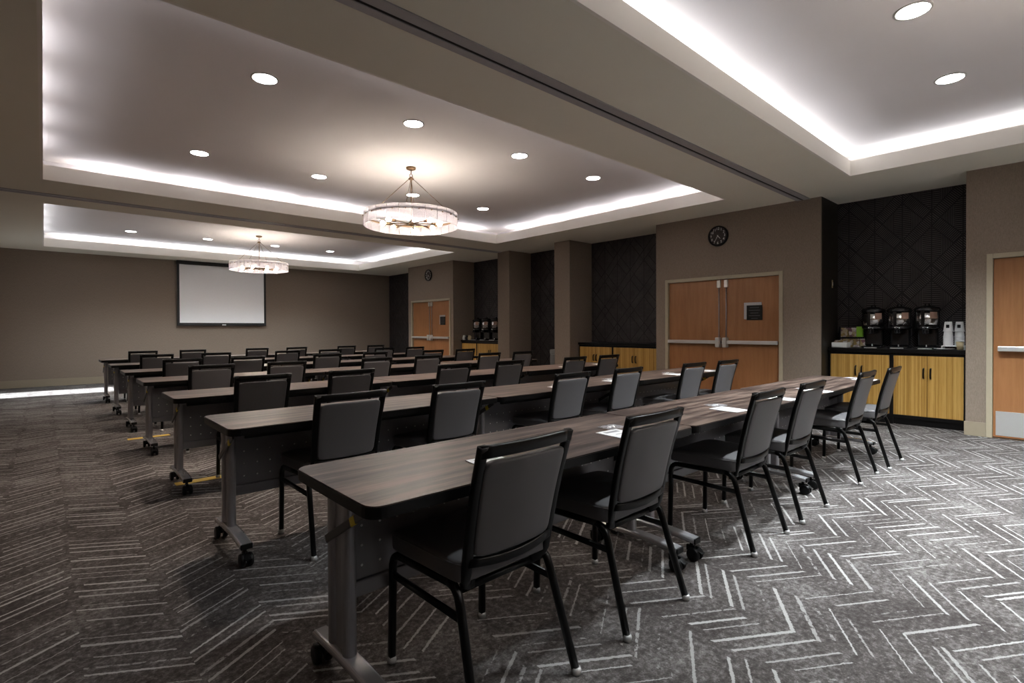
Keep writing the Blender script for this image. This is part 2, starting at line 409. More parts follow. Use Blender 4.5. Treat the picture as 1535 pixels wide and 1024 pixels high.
# doors -------------------------------------------------------------
def push_bar(parent, y0, y1, z, head, head_at_hi):
    """exit bar on a leaf, x measured from the wall face plane (negative = into the room)"""
    b = MB()
    b.box(-.050, -.012, y0, y1, z-.028, z+.028, .006)
    b.mi = 1; b.box(-.012, .03, y0+.01, y1-.01, z-.020, z+.020)
    o = b.build('push_bar', [M['steel'], M['plastic']], parent)
    if head:
        b = MB(); yc = y1-.046 if head_at_hi else y0+.046
        b.box(-.062, .03, yc-.035, yc+.035, z-.085, z+.075, .012)
        b.build('latch_housing', M['steel'], o)
    return o
def door_frame(parent, d0, d1):
    b = MB(); F = .055
    for a0, a1 in ((d0, d0+F), (d1-F, d1)):
        b.box(-.018, .10, a0, a1, 0, DT, .004)
    b.box(-.018, .10, d0+F, d1-F, DT-F, DT, .004)
    b.build('door_frame', M['frame'], parent)
def leaf(parent, y0, y1, name='door_leaf'):
    b = MB(); b.box(.03, .075, y0, y1, .012, DT-.058, .002)
    return b.build(name, M['door'], parent)
for n in (2, 3):
    d0, d1 = DOORS[n]; mid = (d0+d1)/2 if n == 3 else 3.955
    D = struct(empty('door_%d' % n, (XF, 0, 0)))
    door_frame(D, d0, d1)
    for s, (a0, a1) in enumerate(((d0+.058, mid-.002), (mid+.002, d1-.058))):
        L = leaf(D, a0, a1)
        push_bar(L, a0+.012, a1-.012, 1.06, True, s == 0)
        yc = mid-.06 if s == 0 else mid+.06
        b = MB(); b.tube([(.012, yc, 1.12), (.012, yc, DT-.16)], .008, 8); b.build('vertical_rod', M['alu'], L)
        b = MB(); b.box(-.010, .03, yc-.03, yc+.03, DT-.19, DT-.07, .008); b.build('top_latch', M['steel'], L)
        if s == 0:
            sy, sz = (3.477, 1.555) if n == 2 else (11.937, 1.555)
            b = MB(); b.box(.020, .03, sy-.135, sy+.135, sz-.13, sz+.13, .003)
            b.mi = 1; b.box(.013, .020, sy-.15, sy+.09, sz-.145, sz+.085, .002)
            b.mi = 2
            for j in range(5):
                wd = (.07, .085, .06, .085, .05)[j]
                b.box(.0118, .013, sy-.03-wd, sy-.03+wd, sz+.045-j*.042, sz+.053-j*.042)
            sg = b.build('sign_plate', [M['track'], M['cab'], M['dimink']], L)
            sg['label'] = 'black notice plate on a brushed backing'
D = struct(empty('door_1', (XF, 0, 0))); d0, d1 = DOORS[1]
door_frame(D, d0, d1); L = leaf(D, d0+.058, d1-.058)
push_bar(L, d0+.09, d1-.10, 1.035, False, False)
b = MB(); b.box(.026, .03, d0+.075, d1-.08, .03, .31, .001); b.build('kick_plate', M['steel'], L)
b = MB(); b.box(-.004, .10, d0+.02, d1-.02, 0, .008); b.build('threshold', M['brass'], D)

# wall clocks --------------------------------------------------------
def clock(y, z, label):
    t = empty('wall_clock', (XF, y, z), 0, label, 'clock', 'clocks above the double doors')
    R = .165
    b = MB(); b.lathe([(R*.86, -.034), (R*.90, -.042), (R*.97, -.042), (R, -.032), (R, 0), (R*.86, 0), (R*.86, -.034)], 40, axis='X', caps=False); b.build('rim', M['cab'], t)
    b = MB(); b.lathe([(1e-6, -.024), (R*.87, -.024), (R*.87, -.001), (1e-6, -.001)], 40, axis='X'); d = b.build('dial', M['dial'], t)
    for h in range(1, 13):
        me = text_mesh(str(h), .056, .0006); a = PI/2-h*PI/6
        rr = R*.69
        # reading direction: seen from -X, right hand is -Y
        mt = Matrix(((0, 0, -1, -.0255), (-1, 0, 0, -rr*math.cos(a)), (0, 1, 0, rr*math.sin(a)), (0, 0, 0, 1)))
        me.transform(mt); me.materials.append(M['numeral'])
        o = bpy.data.objects.new('numeral', me); COL.objects.link(o); o.parent = d
    for nm, ang, ln, w in (('hour_hand', PI/2-4.58*PI/6, .062, .0045), ('minute_hand', PI/2-35*PI/30, .105, .0032)):
        dv = Vector((0, -math.cos(ang), math.sin(ang)))
        b = MB(); b.sweep([Vector((-.029, 0, 0))-dv*.015, Vector((-.029, 0, 0))+dv*ln], [(w, .0008), (-w, .0008), (-w, -.0008), (w, -.0008)], up=Vector((1, 0, 0)), smooth=False)
        b.build(nm, M['numeral'], t)
    return t
clock(4.016, 2.785, 'round black wall clock with white numerals above the nearer double doors')
clock(12.56, 2.83, 'round black wall clock above the farther double doors, beyond the columns')

# projection screen --------------------------------------------------
t = empty('hanging_projection_screen', (3.725, YB, 0), 0, 'white projection screen with black border hanging on the back wall', 'screen')
b = MB(); b.box(-1.115, 1.115, -.14, -.005, 3.045, 3.138, .012); b.build('case', M['screen_frame'], t)
b = MB(); b.box(-1.05, 1.05, -.085, -.082, 1.49, 3.05); b.build('fabric', M['screen'], t)
b = MB()
for q in ((-1.105, -1.05, 1.44, 3.05), (1.05, 1.105, 1.44, 3.05), (-1.05, 1.05, 1.44, 1.49)): b.box(q[0], q[1], -.088, -.080, q[2], q[3])
b.build('border', M['screen_frame'], t)
b = MB(); b.box(-1.105, 1.105, -.10, -.07, 1.415, 1.442, .006); bb = b.build('bottom_bar', M['screen_frame'], t)
b = MB(); b.box(-.05, .05, -.108, -.10, 1.42, 1.45, .004); b.build('pull_tab', M['white'], bb)

# ------------------------------------------------------------------ lights in the ceiling
def downlight(x, y, label, on):
    t = empty('recessed_downlight', (x, y, ZC), 0, label, 'ceiling light', 'recessed downlights')
    b = MB(); b.lathe([(.098, 0), (.112, -.001), (.112, -.006), (.100, -.009), (.094, -.006), (.098, 0)], 32, caps=False); b.build('trim_ring', M['trim'], t)
    b = MB(); b.lathe([(1e-6, -.004), (.096, -.004)], 32); b.build('diffuser', M['disc'], t)
def spot(x, y, energy, col, size=2.1):
    l = bpy.data.lights.new('downlight_beam', 'SPOT'); l.energy = energy; l.color = col; l.spot_size = size; l.spot_blend = .75; l.shadow_soft_size = .07
    o = bpy.data.objects.new('downlight_beam', l); COL.objects.link(o); o.location = (x, y, ZC-.03)
XC = (1.43, 2.90, 4.42, 5.86)
NEUT, COOL, WARM = (1, .84, .71), (.88, .96, 1.0), (1, .86, .72)
nm4 = ('first', 'second', 'third', 'fourth')
for i, x in enumerate(XC):
    for y, row, e in ((4.74, 'near', 44), (7.25, 'far', 44)):
        downlight(x, y, 'recessed downlight, %s from left in the %s row around the nearer chandelier' % (nm4[i], row), True)
        spot(x, y, e*(1.15, 1.1, 1.05, 1.05)[i], NEUT, 1.8)
    downlight(x, 13.93, 'small distant recessed downlight, %s from the left beyond the far chandelier' % nm4[i], True)
    spot(x, 13.93, 70, COOL); spot(x, 11.45, 55, NEUT)
for i, x in enumerate(XC):
    if i >= 2:
        downlight(x, .80, ('bright recessed downlight at the very top right of the photo', 'recessed downlight above the coffee counter in the nearest ceiling tray')[i-2], True)
    e = (10, 38, 165, 260)[i]
    spot(x, .80, e, COOL); spot(x, -1.72, e*.9, COOL)
def cove_strip(p0, p1, inward, e, col, gap):
    """LED strips end to end between two points, tilted towards the tray"""
    p0, p1 = Vector(p0), Vector(p1); d = (p1-p0).normalized(); p0 = p0+d*gap*.6; p1 = p1-d*gap*.6; d = p1-p0; L = d.length; n = max(1, round(L/1.03)); u = d.normalized()
    for i in range(n):
        c0 = p0+d*((i+.5)/n)
        l = bpy.data.lights.new('cove_light', 'AREA'); l.shape = 'RECTANGLE'; l.size = L/n-gap; l.size_y = .03; l.energy = e*(L/n); l.color = col
        o = bpy.data.objects.new('cove_light', l); COL.objects.link(o)
        z = -(Vector((0, 0, 1))*.72+Vector(inward)*.69).normalized()
        x = u; y = z.cross(x).normalized()
        m = Matrix((x, y, z)).transposed().to_4x4(); m.translation = c0; o.matrix_world = m
for (x0, x1, y0, y1), gap, e, col in zip(COFF, (.34, .24, .06), (1.0, 1.15, .85), ((.96, .95, 1), (.90, .95, 1), (.94, .965, 1))):
    g = .19; z = ZL-.03
    cove_strip((x0-g, y0, z), (x0-g, y1, z), (1, 0, 0), e*.48, col, gap); cove_strip((x1+g, y0, z), (x1+g, y1, z), (-1, 0, 0), e, col, gap)
    cove_strip((x0, y0-g, z), (x1, y0-g, z), (0, 1, 0), e, col, gap); cove_strip((x0, y1+g, z), (x1, y1+g, z), (0, -1, 0), e, col, gap)
sun = bpy.data.lights.new('daylight', 'SUN'); sun.energy = 14; sun.angle = .01; sun.color = (.9, .96, 1)
so = bpy.data.objects.new('daylight', sun); COL.objects.link(so)
dv = Vector((1, 0, -1.0)).normalized(); so.rotation_euler = dv.to_track_quat('-Z', 'Y').to_euler(); so.location = (-6, 14.8, 5)

# chandeliers ---------------------------------------------------------
def chandelier():
    t = empty('chandelier', (0, 0, ZC))
    z = lambda h: h-ZC
    b = MB(); b.lathe([(1e-6, -.035), (.03, -.035), (.062, -.022), (.066, 0), (1e-6, 0)], 24); b.build('canopy', M['brass'], t)
    b = MB(); b.tube([(0, 0, -.03), (0, 0, -.085)], .006, 8); b.tube(arc((0, -.108), .022, 0, 2*PI, 16, 'xz')[:-1], .004, 6, up=Vector((0, 1, 0)), closed=True); b.build('hanging_ring', M['brass'], t)
    b = MB(); b.lathe([(1e-6, -.122), (.012, -.124), (.036, -.148), (.036, -.160), (1e-6, -.164)], 20); b.build('cable_collar', M['brass'], t)
    b = MB(); b.tube([(0, 0, -.155), (0, 0, z(2.70))], .008, 10); b.build('stem', M['brass'], t)
    R = .60
    for a in (.07, PI/2+.07, PI+.07, 1.5*PI+.07):
        a += -.735
        b = MB(); b.tube([(.03*math.cos(a), .03*math.sin(a), -.155), (R*math.cos(a), R*math.sin(a), z(2.768))], .0035, 6); b.build('cable', M['brass'], t)
    b = MB()
    prof = [(R-.008, z(2.766)), (R+.004, z(2.766)), (R+.004, z(2.790)), (R-.008, z(2.790)), (R-.008, z(2.766))]
    b.lathe(prof, 72, caps=False); b.build('ring_band', M['brass'], t)
    n = 24
    for i in range(n):
        a0 = 2*PI*(i+.02)/n; a1 = 2*PI*(i+.98)/n; b = MB(); st = 4
        for ri, (r0, r1) in enumerate(((R+.006, R+.016),)):
            pts = [(r1*math.cos(a0+(a1-a0)*j/st), r1*math.sin(a0+(a1-a0)*j/st)) for j in range(st+1)]
            pts += [(r0*math.cos(a1-(a1-a0)*j/st), r0*math.sin(a1-(a1-a0)*j/st)) for j in range(st+1)]
            b.prism(pts, z(2.652), z(2.832))
        p = b.build('acrylic_panel', M['acrylic'], t)
        am = (a0+a1)/2
        b = MB(); b.lathe([(1e-6, 0), (.008, 0), (.008, .012), (1e-6, .014)], 8, (0, 0, 0), 'X')
        o = b.build('fixing_stud', M['brass'], p); o.location = ((R+.016)*math.cos(am), (R+.016)*math.sin(am), z(2.765)); o.rotation_euler = (0, 0, am)
    b = MB(); b.lathe([(1e-6, z(2.665)), (.022, z(2.668)), (.04, z(2.685)), (.04, z(2.705)), (.018, z(2.72)), (1e-6, z(2.722))], 20); b.build('hub', M['brass'], t)
    for i in range(8):
        a = 2*PI*i/8+.15; ca, sa = math.cos(a), math.sin(a); zz = z(2.697)
        b = MB(); b.tube([(.03*ca, .03*sa, zz), (.27*ca, .27*sa, zz)], .007, 8)
        ar = b.build('arm', M['brass'], t)
        b = MB(); b.tube([(.265*ca, .265*sa, zz), (.335*ca, .335*sa, zz)], .019, 12); b.build('socket', M['brass'], ar)
        b = MB(); b.sphere((.375*ca, .375*sa, zz), .032, 14, 10); b.build('bulb', M['bulb'], ar)
    return t
ch = chandelier(); freeze(ch)
ch2 = copy_tree(ch)
ch.location = (3.66, 6.05, ZC); tag(ch, 'nearer and larger-looking brass ring chandelier with clear acrylic panels and lit bulbs', 'chandelier', 'ring chandeliers')
ch3 = copy_tree(ch); ch3.location = (3.66, -.60, ZC); tag(ch3, 'chandelier of the nearest bay, hanging outside the photo to the right of the camera', 'chandelier', 'ring chandeliers')
ch2.location = (3.69, 12.73, ZC); tag(ch2, 'farther chandelier hanging in front of the projection screen', 'chandelier', 'ring chandeliers')

# ------------------------------------------------------------------ training tables
TL, TD, TH = 1.869, .62, .76
def table():
    t = empty('training_table')
    b = MB()
    pts = rrect(TL, TD, .055, 5)
    b.mi = 1; b.prism(rrect(TL-.004, TD-.004, .053, 5), TH-.040, TH-.036); b.prism(pts, TH-.036, TH-.004)
    b.mi = 0; b.prism(rrect(TL-.006, TD-.006, .052, 5), TH-.004, TH)
    b.build('tabletop', [M['lam'], M['edge']], t)
    b = MB(); x = TL/2-.125
    b.box(-x, x, .126, .134, .315, .655, .002)
    b.box(-x, x, .112, .148, .285, .345, .006)
    b.build('modesty_panel', M['panel'], t)
    b = MB()
    for s in (-1, 1): b.box(-TL/2+.10, TL/2-.10, .0+s*.20-.012, s*.20+.012, TH-.075, TH-.040, .003)
    b.build('under_rail', M['plastic'], t)
    for s in (-1, 1):
        xc = s*(TL/2-.090)
        b = MB()
        for yy, w in ((.032, .044), (.148, .044)):
            m = Matrix.Translation((xc, yy, 0)); b.prism(rrect(.046, .052, .021, 5), .125, TH-.06, m)
        b.box(xc-.008, xc+.008, .05, .13, .125, TH-.06)
        b.box(xc-.03, xc+.03, -.10, .24, TH-.075, TH-.038, .004)
        for f in b.bm.faces: f.smooth = False
        lg = b.build('leg', M['alu'], t)
        # arched foot
        path = []
        for i in range(13):
            u = -1+2*i/12; path.append((xc, u*.275+.01, .126-.014*abs(u)**2.2))
        b = MB(); b.sweep(path, rrect(.068, .032, .012, 3), smooth=False)
        b.mi = 1
        for e in (-1, 1): b.box(xc-.030, xc+.030, e*.278+.01-.006, e*.278+.01+.006, .097, .127, .003)
        b.build('foot', [M['foot'], M['plastic']], lg)
        for e in (-1, 1):
            yc = e*.245+.01
            b = MB()
            for dx in (-.021, .021): b.lathe([(.012, dx-.011), (.033, dx-.011), (.037, dx-.006), (.037, dx+.006), (.033, dx+.011), (.012, dx+.011)], 20, (xc, yc+e*.02, .037), 'X')
            b.lathe([(1e-6, xc-.027), (.010, xc-.027), (.010, xc+.027), (1e-6, xc+.027)], 10, (0, yc+e*.02, .037), 'X')
            b.tube([(xc, yc, .05), (xc, yc, .106)], .010, 8)
            b.box(xc-.010, xc+.010, yc-.02, yc+.028, .046, .080, .004)
            b.sweep([(xc, yc+e*.035, .066), (xc, yc+e*.068, .050)], rrect(.034, .008, .003, 2), smooth=False)
            b.build('caster', M['plastic'], lg)
        # tilt lever with a sticker
        b = MB(); xi = xc-.036 if s < 0 else xc-.036
        b.sweep([(xi, -.16, TH-.065), (xi, .135, TH-.232)], rrect(.010, .030, .004, 2), up=Vector((0, 0, 1)), smooth=False)
        b.mi = 1; b.sweep([(xi, -.10, TH-.099), (xi, -.068, TH-.1171)], rrect(.0115, .031, .004, 2), smooth=False)
        b.build('tilt_lever', [M['lever'], M['sticker']], lg)
    return t
ORD = ('first', 'second', 'third', 'fourth', 'fifth', 'sixth')
ROWP = ('nearest table row', 'second-nearest table row', 'third table row back', 'middle (fourth) table row', 'fifth table row back', 'sixth table row back', 'farthest table row')
ROWX = (.695, .712, .73, .74, .745, .745, .745)
ROWY = (1.39, 3.0, 4.64, 6.35, 8.0, 9.8, 11.6)      # front edges
tp = table(); freeze(tp); first = True
jit = random.Random(3)
for r in range(7):
    for i in range(3):
        o = tp if first else copy_tree(tp); first = False
        o.location = (ROWX[r]+(i+.5)*(TL+.004), ROWY[r]+TD/2+jit.uniform(-.004, .004), 0)
        o.rotation_euler = (0, 0, jit.uniform(-.0015, .0015))
        tag(o, 'long walnut-top training table on casters, %s of the %s' % (('left end', 'centre', 'right end')[i], ROWP[r]), 'table', 'training tables in seven rows')

# ------------------------------------------------------------------ banquet chairs
def chair():
    t = empty('banquet_chair')
    sq = rrect(.028, .028, .009, 2)
    for s in (-1, 1):
        b = MB(); b.sweep([(s*.226, .268, .012), (s*.222, .262, .380)] + [(s*.220, .262-.045+.045*math.cos(a), .380+.045*math.sin(a)) for a in (.4, .8, 1.2, PI/2)], sq, up=Vector((0, 1, 0)))
        lf = b.build('leg', M['black_metal'], t)
        gp = [(.010, 0), (.018, .002), (.018, .016), (.0155, .026), (.010, .026)]
        b = MB(); b.lathe(gp, 14, (s*.226, .268, 0)); b.build('glide', M['glide'], lf)
        b = MB()
        b.sweep([(s*.210, -.085, .432), (s*.211, -.115, .424), (s*.213, -.138, .404), (s*.215, -.152, .370), (s*.236, -.262, .012)], sq, up=Vector((0, 1, 0)))
        lr = b.build('leg', M['black_metal'], t)
        b = MB(); b.lathe(gp, 14, (s*.2365, -.265, 0)); b.build('glide', M['glide'], lr)
        b = MB(); b.sweep([(s*.220, .218, .425), (s*.215, .06, .428), (s*.210, -.09, .432)], sq); b.build('seat_rail', M['black_metal'], t)
        b = MB(); b.sweep([(s*.222, .252, .342), (s*.218, -.165, .335)], rrect(.018, .026, .006, 2)); b.build('stretcher', M['black_metal'], t)
    b = MB(); b.sweep([(-.212, -.118, .408), (.212, -.118, .408)], rrect(.022, .022, .006, 2)); b.build('cross_rail', M['black_metal'], t)
    b = MB(); b.sweep([(-.219, .20, .425), (.219, .20, .425)], rrect(.020, .014, .005, 2)); b.build('cross_rail', M['black_metal'], t)
    # seat pad: crowned top, boxed side
    b = bmesh.new(); bmesh.ops.create_grid(b, x_segments=14, y_segments=14, size=.5)
    def edge(u, w):
        k = max(abs(u), abs(w)); ang = math.atan2(w, u); p = 14.0
        rr = k/max(1e-6, (abs(math.cos(ang))**p+abs(math.sin(ang))**p)**(1/p)) if k > 0 else 0
        return rr*math.cos(ang), rr*math.sin(ang)
    for v in b.verts:
        u, w = edge(v.co.x*2, v.co.y*2)
        hw = .229+.008*w
        crn = (1-min(1, abs(u))**5)*(1-min(1, abs(w))**5)
        v.co = Vector((hw*u, .057+.214*w, .517+.016*crn-.012*max(0, w)**5))
    top = b.faces[:]
    ex = bmesh.ops.extrude_face_region(b, geom=top)
    for v in [g for g in ex['geom'] if isinstance(g, bmesh.types.BMVert)]: v.co.z = .444
    for f in b.faces: f.smooth = True
    q = MB(); q.add(b); seat = q.build('seat', M['vinyl'], t)
    md = seat.modifiers.new('soft', 'BEVEL'); md.width = .010; md.segments = 3; md.limit_method = 'ANGLE'; md.angle_limit = .9
    ring = []
    for i in range(40):
        a = 2*PI*i/40; c0, s0 = math.cos(a), math.sin(a); k0 = 1/max(abs(c0), abs(s0)); u, w = edge(c0*k0, s0*k0)
        ring.append(((.229+.008*w)*u*1.003, .057+.214*w*1.003, .506-.010*max(0, w)**5))
    q = MB(); q.sweep(ring, rrect(.007, .007, .003, 2), closed=True); q.build('piping', M['vinyl'], seat)
    # back
    by = lambda z: -.146-.112*((z-.44)/.475)+.010*math.sin(PI*min(1, max(0, (z-.44)/.475)))
    bow = lambda u: -.016*(1-u*u)
    q = MB()
    for s in (-1, 1):
        path = [(s*.140, -.120, .420), (s*.168, -.128, .424), (s*.184, -.138, .436), (s*.191, -.146, .454)] + [(s*(.190+.014*((z-.46)/.44)), by(z), z) for z in (.49, .53, .58, .66, .74, .82, .88, .913)]
        q.sweep(path, rrect(.036, .024, .006, 2), up=Vector((0, 1, 0)))
    q.sweep([(.212*u, by(.894)+bow(u), .894) for u in [-1+2*i/10 for i in range(11)]], rrect(.024, .042, .006, 2))
    q.sweep([(.190*u, by(.516)+bow(u)*1.1-.004, .513-.016*(1-u*u)) for u in [-1+2*i/10 for i in range(11)]], rrect(.022, .032, .006, 2))
    q.build('back_frame', M['black_metal'], t)
    b = bmesh.new(); bmesh.ops.create_grid(b, x_segments=10, y_segments=12, size=.5)
    for v in b.verts:
        u, w = v.co.x*2, (v.co.y+.5); hw = .178+.013*w; u, w2 = edge(u, w*2-1); z = .524+.336*(w2+1)/2
        v.co = Vector((hw*u, by(z)+bow(u)*1.1-.018, z))
    ex = bmesh.ops.extrude_face_region(b, geom=b.faces[:])
    for v in [g for g in ex['geom'] if isinstance(g, bmesh.types.BMVert)]: v.co.y += .036
    for f in b.faces: f.smooth = True
    q = MB(); q.add(b); o = q.build('backrest', M['vinyl'], t)
    md = o.modifiers.new('soft', 'BEVEL'); md.width = .010; md.segments = 3; md.limit_method = 'ANGLE'; md.angle_limit = .9
    return t
CX = [
 [(1.215, 1.523), (2.0, 1.523), (3.185, 1.508), (3.91, 1.503), (5.165, 1.488), (5.885, 1.448)],
 [(1.335, 3.14), (2.12, 3.14), (3.31, 3.15), (4.09, 3.14), (5.20, 3.07), (5.92, 3.04)],
 [(1.345, 4.80), (2.12, 4.80), (3.28, 4.80), (4.08, 4.80), (5.22, 4.78), (5.95, 4.78)],
 [(1.34, 6.55), (2.13, 6.55), (3.28, 6.55), (4.08, 6.55), (5.22, 6.55), (5.95, 6.55)],
 [(1.34, 8.15), (2.13, 8.15), (3.28, 8.15), (4.08, 8.15), (5.22, 8.15), (5.95, 8.15)],
 [(1.31, 9.95), (2.13, 9.95), (3.28, 9.95), (4.08, 9.95), (5.22, 9.95), (5.95, 9.95)],
 [(1.34, 11.75), (2.13, 11.75), (3.28, 11.75), (4.08, 11.75), (5.22, 11.75), (5.95, 11.75)]]
CA = {(0, 0): .02, (0, 1): .01, (1, 0): .02, (1, 4): -.03, (1, 5): -.04}
cp = chair(); freeze(cp); first = True
for r in range(7):
    for i in range(6):
        o = cp if first else copy_tree(cp); first = False
        x, y = CX[r][i]
        o.location = (x, y, 0); o.rotation_euler = (0, 0, CA.get((r, i), jit.uniform(-.02, .02)))
        tag(o, 'black framed grey padded banquet chair, %s from left, %s' % (ORD[i], ROWP[r]), 'chair', 'banquet chairs in seven rows')

# notepads and wrapped mints ------------------------------------------
def notepad():
    t = empty('notepad')
    b = MB(); b.box(-.075, .075, -.095, .095, 0, .003); b.build('sheet', M['paper'], t)
    b = MB(); b.box(-.05, .05, .045, .075, .003, .0033); b.box(-.03, .05, .0, .006, .003, .0033); b.build('print', M['ink'], t)
    return t
def packet():
    t = empty('mint_packet')
    b = bmesh.new(); bmesh.ops.create_grid(b, x_segments=10, y_segments=8, size=.5)
    rr = random.Random(5)
    for v in b.verts:
        v.co = Vector((v.co.x*.13, v.co.y*.10, .004+rr.uniform(0, .006)*(1 if max(abs(v.co.x), abs(v.co.y)) < .45 else .2)))
    q = MB(); q.add(b)
    q.build('wrapper', M['film'], t)
    q = MB(); q.lathe([(1e-6, .001), (.010, .001), (.012, .004), (.010, .007), (1e-6, .007)], 14, (-.02, 0, 0)); q.lathe([(1e-6, .001), (.010, .001), (.012, .004), (.010, .007), (1e-6, .007)], 14, (.015, .01, 0))
    q.build('mint', M['mint'], t)
    return t
npd = notepad(); freeze(npd); pk = packet(); freeze(pk); f1 = f2 = True
for r in range(7):
    for i in range(6):
        x, y = CX[r][i]
        o = npd if f1 else copy_tree(npd); f1 = False
        px, py = x+.12, ROWY[r]+.145
        if r == 0: px = (1.300, 2.115, 3.25, 4.02, 4.72, 6.10)[i]; py = (1.54, 1.535, 1.53, 1.50, 1.48, 1.49)[i]
        o.location = (px+jit.uniform(-.01, .01), py, TH+.0005); o.rotation_euler = (0, 0, jit.uniform(-.12, .05))
        tag(o, 'white notepad sheet at the %s chair from the left in the %s' % (ORD[i], ROWP[r]), 'notepad', 'notepads laid out on the tables')
        if r < 4:
            o = pk if f2 else copy_tree(pk); f2 = False
            o.location = (px+.10, py+.135, TH+.0005); o.rotation_euler = (0, 0, jit.uniform(-.3, .3))
            tag(o, 'clear mint packet behind the notepad, %s seat from left, %s' % (ORD[i], ROWP[r]), 'mint packet', 'mint packets laid out on the tables')

# ------------------------------------------------------------------ credenzas in the alcoves
XCF = 8.42
def credenza(y0, y1, mid, where, tag2):
    """two double-door cabinets under one counter; y0 < y1"""
    for j, (a0, a1) in enumerate(((y0, mid), (mid, y1))):
        t = empty('cabinet', (XCF, 0, 0), 0, 'bamboo-door cabinet, %s half %s' % (('right', 'left')[j], where), 'cabinet', 'bamboo-door cabinets')
        b = MB()
        b.box(.02, XB-XCF-.01, a0, a1, .0, .95); b.box(.0, .02, a0, a0+.02, 0, .95); b.box(.0, .02, a1-.02, a1, 0, .95)
        b.box(.0, .02, a0+.02, a1-.02, .915, .95); b.box(.0, .02, a0+.02, a1-.02, .085, .125)
        b.build('body', M['cab'], t)
        m = (a0+a1)/2
        for s, (d0, d1) in enumerate(((a0+.024, m-.002), (m+.002, a1-.024))):
            b = MB(); b.box(-.004, .018, d0, d1, .130, .912, .002); d = b.build('door', M['bamboo'], t)
            yh = m-.036 if s == 0 else m+.036
            b = MB(); b.tube([(-.004, yh, .625), (-.026, yh, .640), (-.032, yh, .690), (-.026, yh, .740), (-.004, yh, .755)], .010, 8, up=Vector((0, 1, 0))); b.build('handle', M['bronze'], d)
    b = MB(); b.box(XCF-.03, XB-.002, y0-.004, y1+.004, .952, 1.0, .003)
    tag(b.build('countertop', M['cab']), 'black countertop over bamboo cabinets %s' % where, 'countertop')
credenza(.985, 2.49, 1.745, 'of the coffee alcove beside the single door', 'a')
credenza(5.30, 7.20, 6.33, 'of the alcove left of nearer double doors', 'b')
credenza(9.60, 11.36, 10.70, 'of the far coffee alcove beyond the columns', 'c')

# coffee dispensers ---------------------------------------------------
def urn():
    t = empty('coffee_dispenser')
    b = MB(); b.box(-.13, .12, -.115, .115, 0, .028, .006); b.box(.0, .12, -.105, .105, .028, .27, .02); b.build('base', M['urn'], t)
    b = MB(); b.lathe([(1e-6, .262), (.125, .262), (.135, .275), (.135, .300), (1e-6, .30)], 32); b.build('collar', M['urn'], t)
    b = MB(); b.lathe([(1e-6, .300), (.128, .300), (.128, .50), (1e-6, .50)], 36); body = b.build('body', M['chrome'], t)
    for a in (PI*.93, PI*.66, PI*1.44, PI*.25, -PI*.25):
        b = MB()
        pts = [(.1305*math.cos(a+u), .1305*math.sin(a+u)) for u in (-.16, -.08, 0, .08, .16)] + [(.127*math.cos(a+u), .127*math.sin(a+u)) for u in (.16, .08, 0, -.08, -.16)]
        b.prism(pts, .300, .50); b.build('black_band', M['urn'], body)
    b = MB(); a = PI*1.225; w = .33
    pts = [(.131*math.cos(a+u), .131*math.sin(a+u)) for u in (-w, -w/2, 0, w/2, w)] + [(.127*math.cos(a+u), .127*math.sin(a+u)) for u in (w, w/2, 0, -w/2, -w)]
    b.prism(pts, .40, .485); b.build('label', M['copper'], body)
    b = MB(); b.lathe([(.128, .498), (.140, .502), (.140, .525), (.125, .545), (.07, .565), (.03, .572), (.028, .590), (.018, .60), (1e-6, .602)], 36); b.build('lid', M['urn'], t)
    b = MB()
    b.sweep([(-.1365, .012, .296), (-.1365, -.012, .286), (-.1365, .012, .276)], rrect(.003, .006, .001, 1), up=Vector((1, 0, 0)), smooth=False)
    b.box(-.1375, -.1345, -.030, -.016, .276, .282); b.box(-.1375, -.1345, .018, .026, .276, .292)
    b.build('badge', M['white'], t)
    b = MB(); b.tube([(-.10, 0, .25), (-.155, 0, .245), (-.165, 0, .20)], .016, 10, up=Vector((0, 1, 0))); b.box(-.13, .02, -.035, .035, .20, .268, .01); b.build('spout', M['urn'], t)
    b = MB(); b.box(-.18, -.05, -.07, .07, 0, .012, .004); b.tube([(-.06, .0, .012), (-.06, .0, .055)], .006, 8); b.build('drip_tray', M['steel'], t)
    return t
up = urn(); freeze(up); f1 = True
UL = (('beside the green card', 'middle one of the three', 'nearest the paper cups'), ('first beside the small creamers', 'middle of the far three', 'half hidden by the column'))
for gi, ys in enumerate(((2.005, 1.705, 1.405), (10.88, 10.51, 10.13))):
    for j, y in enumerate(ys):
        o = up if f1 else copy_tree(up); f1 = False
        o.location = (8.66 if gi == 0 else 8.60, y, 1.0)
        tag(o, 'black and chrome coffee dispenser, %s, on the %s coffee counter' % (UL[gi][j], ('near', 'far')[gi]), 'coffee dispenser', 'coffee dispensers on the %s counter' % ('near', 'far')[gi])
# items on the near coffee counter
t = empty('packet_tray', (8.56, 2.375, 1.0), 0, 'white open box of packets at the left end of the coffee counter', 'tray')
b = MB()
for q in ((-.09, .09, -.095, -.09), (-.09, .09, .09, .095), (-.09, -.085, -.09, .09), (.085, .09, -.09, .09)): b.box(*q, 0, .075)
b.box(-.09, .09, -.095, .095, 0, .006); b.build('box', M['white'], t)
b = MB()
for j in range(6): b.box(-.07+j*.023, -.055+j*.023, -.07, .07, .006, .095+.006*(j % 3), .002)
b.build('sugar_packets', M['tea'], t)
t = empty('tea_rack', (8.70, 2.26, 1.0), 0, 'wire rack of printed tea cartons with a bright green card, behind the white box', 'tea rack')
b = MB()
for y in (-.17, .17): b.box(-.02, .06, y-.004, y+.004, 0, .30)
b.box(-.02, .06, -.17, .17, .0, .006); b.box(-.02, .06, -.17, .17, .145, .151); b.build('stand', M['cab'], t)
